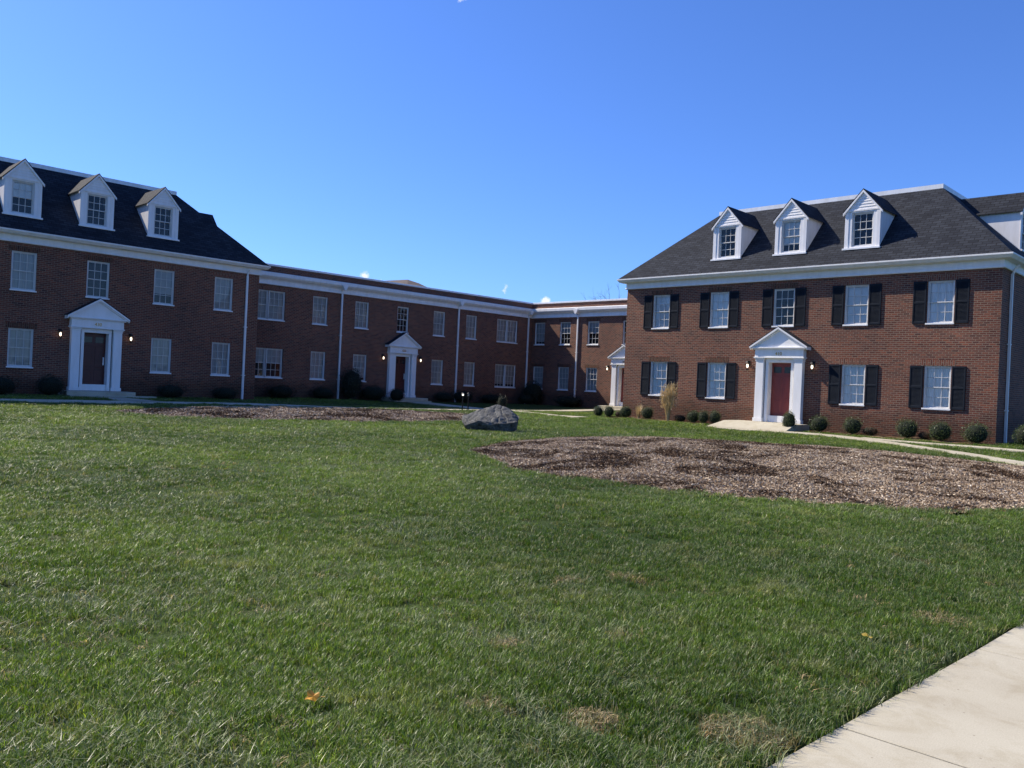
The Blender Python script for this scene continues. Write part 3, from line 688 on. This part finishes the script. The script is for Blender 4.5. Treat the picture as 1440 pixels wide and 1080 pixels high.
rh=mansard_house('brick_house','sunlit red brick house with black shutters and a red door under a white pediment',(-15.82,31.7,0),0,15.7,12.3,(-5.92,-2.95,0,2.93,5.92),True,'410',True,0,
   [(7.85,.95,pi/2,6.3)],False,True)
lh=mansard_house('brick_house','shaded brick house without shutters, three white dormers on a dark mansard roof',(-37.0,12.70,0),pi/2,14.70,12.3,(-5.58,-2.79,0,2.78,5.57),False,'430',False,1,
   [(6.70,0,0,6.3)],False,True)
def flat_wing():
    t=thing('flat_roofed_wing','long flat-roofed brick wing with tall white downspouts bending round the courtyard corner','building',(-39.57,42.16,0))
    ww,wh=.92,1.515; zs=(1.315,4.338)
    Y0=42.16  # left leg: local frame u = world y
    Lu=[24.7+.45,27.92,33.73,36.46]; dbl=[22.02,39.77]; st=30.88
    fl=[(u-ww/2,u+ww/2,z,z+wh) for u in Lu for z in zs]+[(u-.98,u+.98,z,z+wh) for u in dbl for z in zs]+[(st-.42,st+.42,4.338,5.853),(st-.6,st+.6,.30,3.08)]
    mb=MB(); wall(mb,10,42.16,-.2,7.17,fl,.14,at=lambda u,y,z:(-y,u-Y0,z))
    Bx=[-38.8,-36.5,-34.1,-28.5]; X0=-39.57; sb=-31.3
    fb=[(x-ww/2,x+ww/2,z,z+wh) for x in Bx for z in zs]+[(sb-.42,sb+.42,4.338,5.853),(sb-.6,sb+.6,.30,3.08)]
    wall(mb,-39.57,-8,-.2,7.17,fb,.14,at=lambda u,y,z:(u-X0,y,z))
    # backs and parapet tops
    for a,b in (((-10,-32),(-10,10)),((-10,10),(31.5,10)),((31.5,10),(31.5,0)),((-10,-32.16),(0,-32.16))):
        ln=hypot(b[0]-a[0],b[1]-a[1]); mb.face([(*a,-.2),(*b,-.2),(*b,7.17),(*a,7.17)],[(0,0),(ln,0),(ln,7.4),(0,7.4)])
    mb.build('wall',M['brick'],t)
    i_=MB(); i_.box(-9.5,-.6,-31.5,9.4,-.1,6.9); i_.box(-.59,31,.6,9.4,-.1,6.9); i_.build('dark_interior_box',M['room'],t)  # same added dark boxes, room shade painted in their colour
    mb=MB(); mb.face([(-10,-32.16,6.95),(0,-32.16,6.95),(0,0,6.95),(31.5,0,6.95),(31.5,10,6.95),(-10,10,6.95)]); mb.build('roof',M['roofdeck'],t)
    path=[(0,-32.1),(0,0),(31.5,0)]
    mb=MB(); mb.sweep(path,[(-.3,7.175),(-.3,7.235),(.05,7.235),(.065,7.225),(.065,7.135),(.0,7.13)]); mb.build('coping',M['metal'],t)
    z=6.155
    mb=MB(); mb.sweep(path,[(0,z),(.07,z),(.085,z+.03),(.07,z+.06),(.045,z+.065),(.045,z+.24),(.08,z+.25),(.10,z+.29),(.20,z+.34),(.27,z+.42),(.285,z+.44),(.285,z+.60),(.27,z+.615),(0,z+.67)]); mb.build('cornice',M['trim'],t)
    R90=pi/2
    for i,u in enumerate(Lu):
        for j,zz in enumerate(zs): add_window(t,0,0,ww,wh,['curtain','blind','curtain'][(i+2*j)%3],loc=(0,u-Y0,zz),rz=R90,seed=i+2*j,grey=True)
    for i,u in enumerate(dbl):
        for j,zz in enumerate(zs):
            for s in (-1,1): add_window(t,0,0,.94,wh,['curtain','blind'][(i+j)%2] if not (i==0 and j==0) else 'half',loc=(0,u-Y0+s*.49,zz),rz=R90,seed=i+2*j,grey=True)
    add_window(t,0,0,.84,wh,'none',loc=(0,st-Y0,4.338),rz=R90)
    for i,x in enumerate(Bx):
        for j,zz in enumerate(zs): add_window(t,0,0,ww,wh,(['blind','curtain','curtain'] if j==0 else ['blind','half','half','half'])[i%(3+j)],loc=(x-X0,0,zz),seed=i+j,grey=True)
    add_window(t,0,0,.84,wh,'none',loc=(sb-X0,0,4.338))
    portico_parts(lambda n,m,l:link(n,m,t,(-l[1],l[0]-Y0,l[2]),R90),st,.46,'420',False,False)
    portico_parts(lambda n,m,l:link(n,m,t,(l[0]-X0,l[1],l[2])),sb,.46,'415',True,False)
    dm_=cached(('ds',6.55,True),lambda:downspout_mesh(6.55,True))
    for u in (26.5,35.28,41.75): link('downspout',dm_,t,(0,u-Y0,0),R90)
    link('downspout',dm_,t,(-35.38-X0,0,0))
    mb=MB(); mb.bbox(-1.35,1.35,-1.05,0,-.1,.455,.015); mb.bbox(-1.35,1.35,-1.4,-1.05,-.1,.30,.015); sm=mb.mesh('stoop',M['concrete'])
    link('stoop',sm,t,(0,st-Y0,0),R90); link('stoop',sm,t,(sb-X0,0,0))
    return t
fw=flat_wing()
lantern((-15.82-1.42,31.7,2.75),0,'lit brass-toned lantern left of the bright red door of the sunlit house')
lantern((-15.82+1.36,31.7,2.75),0,'lit lantern right of the bright red door of the sunlit house')
lantern((-31.3-1.42,42.16,2.8),0,'lit lantern left of the white portico half hidden behind the sunlit house')
lantern((-39.57,30.88-1.4,2.75),pi/2,'lit lantern left of the door midway along the shaded flat-roofed wing')
lantern((-39.57,30.88+1.4,2.75),pi/2,'lit lantern right of the door midway along the shaded flat-roofed wing')
lantern((-37.0,12.7-1.4,2.75),pi/2,'lit lantern left of the door of the shaded house with dormers')
lantern((-37.0,12.7+1.4,2.75),pi/2,'lit lantern right of the door of the shaded house with dormers')

# ------------------------------------------------------------------ plants
boxm=leaf_mat('boxwood_leaf',(.045,.068,.018),(.105,.145,.038)); darkm=leaf_mat('shade_dark_leaf',(.007,.013,.006),(.016,.026,.011)); strawm=leaf_mat('straw_blade',(.46,.33,.15),(.66,.51,.27),.3); rustm=leaf_mat('rust_leaf',(.12,.06,.03),(.22,.12,.06))  # second leaf colour darkened to carry the shade on the left shrubs
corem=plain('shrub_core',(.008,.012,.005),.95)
def shrub_mesh(kind, seed, n=2300):
    rn=random.Random(seed); mb=MB()
    ph=[rn.uniform(0,6.28) for _ in range(6)]
    for i in range(n):
        u=rn.uniform(-.92,1); a=rn.uniform(0,2*pi); r=.84+.13*rn.random()+.09*sin(2*a+ph[0]+u*2)+.07*sin(3*a+ph[1]+u*3)+.05*sin(5*a+ph[2]+u*5)
        if rn.random()<.14: r+=rn.uniform(.0,.22)
        if rn.random()<.25: r*=rn.uniform(.75,.95)
        q=max(0,1-u*u)**.5; x,y,z=r*q*cos(a),r*q*sin(a),u*r
        nrm=Vector((x,y,z)).normalized(); t=(nrm+Vector((rn.gauss(0,.7),rn.gauss(0,.7),rn.gauss(.25,.7)))).normalized(); s=nrm.cross(t)
        if s.length<.1: continue
        s=s.normalized()*rn.uniform(.022,.04); t=t*rn.uniform(.05,.085); p=Vector((x,y,z))
        mb.face([p-s*.3,p+t*.5-s,p+t,p+t*.5+s])
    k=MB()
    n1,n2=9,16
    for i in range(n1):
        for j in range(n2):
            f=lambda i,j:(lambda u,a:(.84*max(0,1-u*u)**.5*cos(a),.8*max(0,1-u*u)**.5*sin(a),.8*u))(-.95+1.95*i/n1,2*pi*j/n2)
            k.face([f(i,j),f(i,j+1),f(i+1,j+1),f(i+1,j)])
    st=MB(); st.tube([(0,0,-1.05),(0,0,-.3)],[.12,.09],6)
    return mb, k, st
SH={}
def shrub(x,y,rx,h,label,kind='box',group=None,rz=None):
    key=(kind,random.randrange(3))
    if key not in SH:
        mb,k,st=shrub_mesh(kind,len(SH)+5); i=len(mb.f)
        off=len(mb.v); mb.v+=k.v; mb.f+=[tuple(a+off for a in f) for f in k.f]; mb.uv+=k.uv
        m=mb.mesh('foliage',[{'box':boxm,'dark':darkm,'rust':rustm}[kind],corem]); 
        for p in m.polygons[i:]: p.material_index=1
        SH[key]=(m,st.mesh('stem',M['bark']))
    t=thing('shrub',label,'shrub',(x,y,G(x,y)),rz if rz is not None else random.uniform(0,6.28),group)
    for n,m in zip(('foliage','stem'),SH[key]):
        o=link(n,m,t,(0,0,h*.46)); o.scale=(rx,rx,h*.52)
    return t
g1='clipped boxwoods along the sunlit house'
for x,y,r,h,l in ((-24.35,30.75,.25,.52,'small round boxwood farthest left, before the half hidden white portico'),
   (-23.72,30.75,.26,.54,'small round boxwood touching the leftmost one, before the half hidden white portico'),
   (-22.85,30.85,.30,.56,'round boxwood at the left brick corner of the sunlit house'),
   (-21.65,30.85,.29,.60,'round boxwood just left of the tall straw-coloured ornamental grass'),
   (-19.3,30.9,.32,.55,'broad boxwood just right of the tall straw-coloured ornamental grass'),
   (-18.72,30.75,.24,.58,'narrow boxwood left of the red door, squeezed between two neighbours'),
   (-18.30,30.95,.27,.60,'upright boxwood nearest the red door on its left side'),
   (-14.72,30.35,.27,.78,'tall egg-shaped boxwood in front of the right pilaster of the red door'),
   (-13.72,30.8,.36,.66,'round boxwood first right of the egg-shaped one by the red door'),
   (-12.46,30.8,.36,.68,'round boxwood under the shuttered window right of the red door'),
   (-10.55,30.85,.38,.72,'round boxwood left of the rightmost ground floor shuttered window'),
   (-9.45,30.8,.39,.70,'round boxwood under the rightmost ground floor shuttered window'),
   (-8.30,30.7,.42,.74,'large round boxwood at the right brick corner by the downspout'),
   (-7.0,31.6,.42,.80,'boxwood at the right edge, past the downspout on the house corner')):
    shrub(x,y,r,h,l,'box',g1)
g2='dark shrubs in the shade of the left buildings'
for x,y,r,h,l in ((-36.0,9.0,.5,.95,'dark round shrub under the leftmost ground floor window of the shaded house'),
   (-36.0,10.75,.42,1.05,'dark shrub just left of the shaded house portico'),
   (-36.1,15.6,.5,.8,'low dark shrub right of the shaded house portico, under the first window'),
   (-36.1,18.1,.5,.75,'low dark shrub under the rightmost window of the shaded house'),
   (-38.6,22.4,.6,.9,'dark shrub under the paired windows next to the shaded house'),
   (-38.7,25.0,.55,.85,'dark shrub left of the first tall downspout of the flat wing'),
   (-38.9,26.95,.5,2.3,'tall dark shrub climbing beside the first downspout of the flat wing'),
   (-38.7,28.3,.6,1.1,'dark shrub between the tall climber and the flat wing portico'),
   (-38.3,29.7,.38,1.0,'dark shrub against the left pilaster of the flat wing portico'),
   (-38.7,33.6,.5,.8,'low dark shrub under the window right of the flat wing portico'),
   (-38.6,35.1,.55,1.0,'dark shrub at the foot of the downspout right of the flat wing portico'),
   (-38.6,37.6,.6,.8,'low dark shrub left of the paired windows near the courtyard corner'),
   (-38.6,40.9,.5,.9,'dark shrub at the foot of the corner downspout'),
   (-38.5,41.4,.6,2.0,'tall dark shrub standing in the shaded courtyard corner'),
   (-35.4,41.5,.75,.95,'wide dark shrub at the foot of the downspout on the back wing')):
    shrub(x,y,r*1.25,h*.82,l,'dark',g2)
shrub(-31.2,31.2,.28,.85,'small dark shrub standing alone beyond the boulder','dark')
for x,y,r,h,l in ((-20.0,30.95,.3,.32,'low rusty perennial at the foot of the straw-coloured grass'),(-11.85,30.9,.3,.36,'low rusty perennial between two round boxwoods under the window'),(-10.0,31.0,.26,.30,'low rusty perennial in front of the rightmost window bay'),(-23.25,30.9,.2,.3,'low rusty perennial at the left brick corner')):
    shrub(x,y,r,h,l,'rust')
def grass_clump(x,y,h,n,spread,label,plume):
    mb=MB(); rn=random.Random(int(abs(x)*10))
    for i in range(n):
        a=rn.uniform(0,2*pi); r0=spread*.16*rn.random(); l=h*rn.uniform(.5,1.0); ln=spread*rn.random()**.8*rn.uniform(.5,1); w=rn.uniform(.008,.015); pts=[]
        droop=rn.random()
        for k in range(5):
            t=k/4; pts.append((r0*cos(a)+ln*t**1.8*cos(a),r0*sin(a)+ln*t**1.8*sin(a),l*(t-.28*droop*t*t*t)))
        for p,q,k in zip(pts,pts[1:],range(4)):
            s0=w*(1-k/4.4); s1=w*(1-(k+1)/4.4); dx,dy=-sin(a),cos(a)
            mb.face([(p[0]-dx*s0,p[1]-dy*s0,p[2]),(p[0]+dx*s0,p[1]+dy*s0,p[2]),(q[0]+dx*s1,q[1]+dy*s1,q[2]),(q[0]-dx*s1,q[1]-dy*s1,q[2])])
        if plume and rn.random()<.22:
            p=pts[-1]
            for k in range(10):
                b=rn.uniform(0,6.28); zz=rn.uniform(-.2,.06); q=(p[0]+cos(b)*.03,p[1]+sin(b)*.03,p[2]+zz); mb.face([(p[0],p[1],p[2]+zz-.04),q,(p[0]+cos(b)*.02,p[1]+sin(b)*.02,p[2]+zz+.06)])
    o=mb.build('ornamental_grass',strawm); o.location=(x,y,G(x,y)); tag(o,label,'ornamental grass')
grass_clump(-20.5,30.75,1.75,850,.44,'tall straw-coloured ornamental grass clump in front of the left shuttered window',True)
grass_clump(-22.2,30.95,.8,160,.38,'short dry grass clump between two boxwoods at the left house corner',False)
def bare_tree(x,y,h,seed,label):
    rn=random.Random(seed); t=thing('bare_tree',label,'tree',(x,y,0)); tr=MB(); br=MB()
    tr.tube([(0,0,-.2),(.05,0,h*.25),(.0,.06,h*.5)],[.17,.13,.09],8)
    def grow(p,d,l,r,lev):
        q=[p]; dd=d.copy()
        for k in range(3): dd=(dd+Vector((rn.gauss(0,.14),rn.gauss(0,.14),rn.gauss(.05,.08)))).normalized(); q.append(q[-1]+dd*l/3)
        br.tube(q,[r,r*.8,r*.62,r*.45],5,False)
        if lev<4:
            for k in range(rn.randint(3,4)):
                b=q[rn.randint(1,3)]; nd=(dd+Vector((rn.gauss(0,.6),rn.gauss(0,.6),rn.gauss(.1,.35)))).normalized(); grow(b,nd,l*rn.uniform(.5,.72),r*.5,lev+1)
    for k in range(6):
        a=k*1.05+rn.uniform(-.3,.3); z=h*rn.uniform(.28,.5); grow(Vector((.02,.02,z)),Vector((cos(a)*.55,sin(a)*.55,.8)).normalized(),h*.26,.06,1)
    tr.build('trunk',M['bark'],t); br.build('branch',M['bark'],t)
bare_tree(-43.4,57.0,11.0,3,'bare tree behind the back wing, twigs showing left of the sunlit roof')
bare_tree(-53.0,26.6,8.6,8,'bare twig top rising behind the hip of the shaded mansard roof')

# ------------------------------------------------------------------ boulder, path lights, leaves
def boulder():
    import bmesh
    from mathutils import noise as nz
    pts=[(-.50,-.36,-.1),(.46,-.44,-.1),(.78,-.05,-.1),(-.66,.5,-.1),(.66,.6,-.1),(-.80,-.30,.24),(-.70,-.48,.15),(-.30,-.59,.30),(.02,-.65,.20),(.36,-.62,.26),(.73,-.44,.29),(.88,-.14,.34),(.90,.05,.42),
         (-.83,-.02,.41),(-.62,.42,.49),(-.40,.42,.55),(.02,.42,.68),(.17,.36,.78),(.34,.34,.765),(.60,.28,.67),(.85,.26,.50),(.1,-.05,.50)]
    bm=bmesh.new()
    for p in pts: bm.verts.new(p)
    bmesh.ops.convex_hull(bm,input=bm.verts); bmesh.ops.triangulate(bm,faces=bm.faces)
    for k in range(4): bmesh.ops.subdivide_edges(bm,edges=bm.edges[:],cuts=1,use_grid_fill=True); bmesh.ops.triangulate(bm,faces=bm.faces)
    bm.normal_update()
    for v in bm.verts:
        p=v.co.copy(); n=v.normal; up=max(0,n.z)
        d=.045*nz.fractal(p*2.3+Vector((3,1,2)),1.2,2,4)+.008*nz.fractal(p*8+Vector((1,7,2)),1,2.1,4)
        s=p.dot(Vector((.55,-.35,.75)))*8+1.2*nz.noise(p*1.7); s-=math.floor(s)
        d-=up*.032*(s**3)
        if p.x>.35: t=p.dot(Vector((-.55,.5,.65)))*7; t-=math.floor(t); d-=.016*up*(t*t*(3-2*t))*(1-max(0,(t-.7)/.3))
        v.co=p+n*d
    m=bpy.data.meshes.new('boulder'); bm.to_mesh(m); bm.free(); m.materials.append(M['rock'])
    o=link('boulder',m,None,(-17.95,17.45,G(-17.95,17.45)),R(44.4))
    tag(o,'big grey boulder with a sloping ledged top lying on the lawn','boulder')
boulder()
def path_light(x,y,lit,label):
    t=thing('path_light',label,'path light',(x,y,G(x,y)),0,'two black post lights beside the path')
    mb=MB(); mb.lathe([(.07,0),(.07,.02),(.032,.04),(.028,.72),(.05,.74),(.05,.76)],(0,0),10); mb.build('post',M['black'],t)
    mb=MB(); mb.lathe([(0,.93),(.03,.92),(.085,.87),(.085,.85),(0,.85)],(0,0),12); mb.build('cap',M['black'],t)
    mb=MB(); mb.lathe([(.04,.76),(.045,.85)],(0,0),10); mb.build('lens',M['lens'] if lit else M['grey'],t)
path_light(-30.95,28.15,True,'black post light with a bright white lens, left of the pair by the path')
path_light(-30.75,28.35,False,'black post light with a dull lens, right of the pair by the path')
def fallen_leaf(x,y,s,rz,col,label):
    mb=MB(); out=[]
    for k in range(15):
        a=2*pi*k/15; r=s*(.62+.38*abs(cos(2.5*a)))*(1 if k%2 else .8); out.append((r*cos(a),r*sin(a),.25*r*cos(a)**2+.012*sin(3*a)))
    for k in range(15): mb.face([(0,0,0),out[k],out[(k+1)%15]])
    mb.tube([(s*.6,0,.1*s),(s*1.5,.1*s,.25*s)],.0015,4)
    m=leaf_mat('leaf_'+label.split()[1],tuple(c*.7 for c in col),col,.35)
    o=mb.build('fallen_leaf',m); o.location=(x,y,G(x,y)+.07); o.rotation_euler=(.45,.1,rz); tag(o,label,'leaf')
fallen_leaf(-3.19,2.08,.038,.6,(.85,.42,.05),'curled orange autumn leaf lying on the lawn near the front')
fallen_leaf(-1.945,5.17,.036,2.2,(.85,.62,.14),'small yellow autumn leaf on the lawn near the sidewalk')

# distant hill seen over the flat roof
def hill():
    mb=MB(); az0=math.atan2(-2600,2240)
    n=40; m_=12
    def hz(u,v):
        d=u-.5; p=(1-.06*(d/.042)**1.15 if d>0 else 1-.024*(-d/.052)**1.25)
        return 373*max(0,1-v*v)**.8*max(p,0)
    cx,cy=-2455,1930; ux,uy=.618,.786
    def P(i,j):
        u=i/n; v=-1+2*j/m_; return (cx+ux*(u-.5)*1600-uy*v*600,cy+uy*(u-.5)*1600+ux*v*600,hz(u,v)+3*sin(u*57)*sin(v*5+u*9)*(1-abs(v))-2)
    for i in range(n):
        for j in range(m_): mb.face([P(i,j),P(i+1,j),P(i+1,j+1),P(i,j+1)])
    m,nt,b=node_mat('hill_forest',.95,.1); nt.links.new(ramp(nt,noise(nt,.05,6,'World'),[(.3,(.10,.085,.075)),(.7,(.19,.155,.135))]),b.inputs['Base Color'])
    tag(mb.build('hill',m,None,True),kind='structure')
hill()

# ------------------------------------------------------------------ sky, sun, camera
SUN=Vector((-.71,-.22,.69)).normalized()
w=bpy.data.worlds.new('World'); S.world=w; w.use_nodes=True; nt=w.node_tree; bg=nt.nodes['Background']
sk=N(nt,'ShaderNodeTexSky'); sk.sky_type='NISHITA'; sk.sun_disc=False; sk.sun_elevation=math.asin(SUN.z); sk.sun_rotation=math.atan2(SUN.x,SUN.y); sk.altitude=300; sk.air_density=1.0; sk.dust_density=.6; sk.ozone_density=2.2
geo=nt.nodes.new('ShaderNodeTexCoord').outputs['Generated']
def clouds(col):
    # a few small fair-weather puffs low over the roofs
    nf=noise(nt,70,6,vec=geo,rough=.65)
    tot=None
    for d,rad,amt in CLOUDS:
        v=N(nt,'ShaderNodeVectorMath',operation='DISTANCE'); v.inputs[1].default_value=d; nt.links.new(geo,v.inputs[0])
        mr=N(nt,'ShaderNodeMapRange'); mr.inputs['From Min'].default_value=0; mr.inputs['From Max'].default_value=rad; mr.inputs['To Min'].default_value=amt; mr.inputs['To Max'].default_value=0; nt.links.new(v.outputs['Value'],mr.inputs['Value'])
        if tot is None: tot=mr.outputs[0]
        else:
            mx=N(nt,'ShaderNodeMath',operation='MAXIMUM'); nt.links.new(tot,mx.inputs[0]); nt.links.new(mr.outputs[0],mx.inputs[1]); tot=mx.outputs[0]
    ad=N(nt,'ShaderNodeMath',operation='ADD'); nt.links.new(tot,ad.inputs[0]); nt.links.new(nf,ad.inputs[1])
    f=ramp(nt,ad.outputs[0],[(.84,(0,0,0)),(1.14,(.9,.9,.9))])
    return mixc(nt,f,col,(9.5,9.8,10.2))
def dirpx(px,py):
    r=Vector((.71408,.69861,.04509)); u=Vector((-.03161,-.03217,.99898)); f=Vector((-.69935,.71478,.00089))
    return tuple((f*1170.22+r*(px-720)-u*(py-540)).normalized())
CLOUDS=[((-.675,.731,.108),.034,.62),((-.782,.610,.130),.03,.62),((-.812,.568,.131),.02,.5),((-.70,.705,.112),.024,.36),((-.715,.653,.29),.012,.34)]
CLOUDS=[(dirpx(766,424),.016,.58),(dirpx(512,389),.014,.50),(dirpx(536,396),.010,.42),(dirpx(709,409),.016,.42),(dirpx(690,408),.012,.3),(dirpx(663,204),.011,.40),(dirpx(640,332),.012,.24),(dirpx(648,-4),.02,.4)]
nt.links.new(clouds(mixc(nt,1.0,sk.outputs['Color'],(.66,1.02,1.78),'MULTIPLY')),bg.inputs['Color']); bg.inputs['Strength'].default_value=.074
L=bpy.data.lights.new('sun','SUN'); L.energy=5.0; L.angle=R(.53); L.color=(1,.90,.76); so=bpy.data.objects.new('sun',L); COL.objects.link(so)
so.rotation_euler=SUN.to_track_quat('Z','Y').to_euler(); so.location=(-20,0,30)
cam=bpy.data.cameras.new('camera'); cam.sensor_width=36; cam.lens=36*1170.2242/1440; cam.clip_end=20000; cam.clip_start=.05
co=bpy.data.objects.new('camera',cam); COL.objects.link(co); S.camera=co
rt=Vector((.71408064,.69860983,.04509042)); up=Vector((-.03160798,-.03216945,.99898251)); fwd=Vector((-.69934954,.71477929,.00088994))
mt=Matrix((rt,up,-fwd)).transposed().to_4x4(); mt.translation=Vector((0,0,1.5)); co.matrix_world=mt
S.view_settings.view_transform='Standard'; S.view_settings.look='None'; S.view_settings.exposure=.58; S.view_settings.gamma=1
S.cycles.max_bounces=8; S.cycles.transparent_max_bounces=12; S.cycles.use_denoising=True
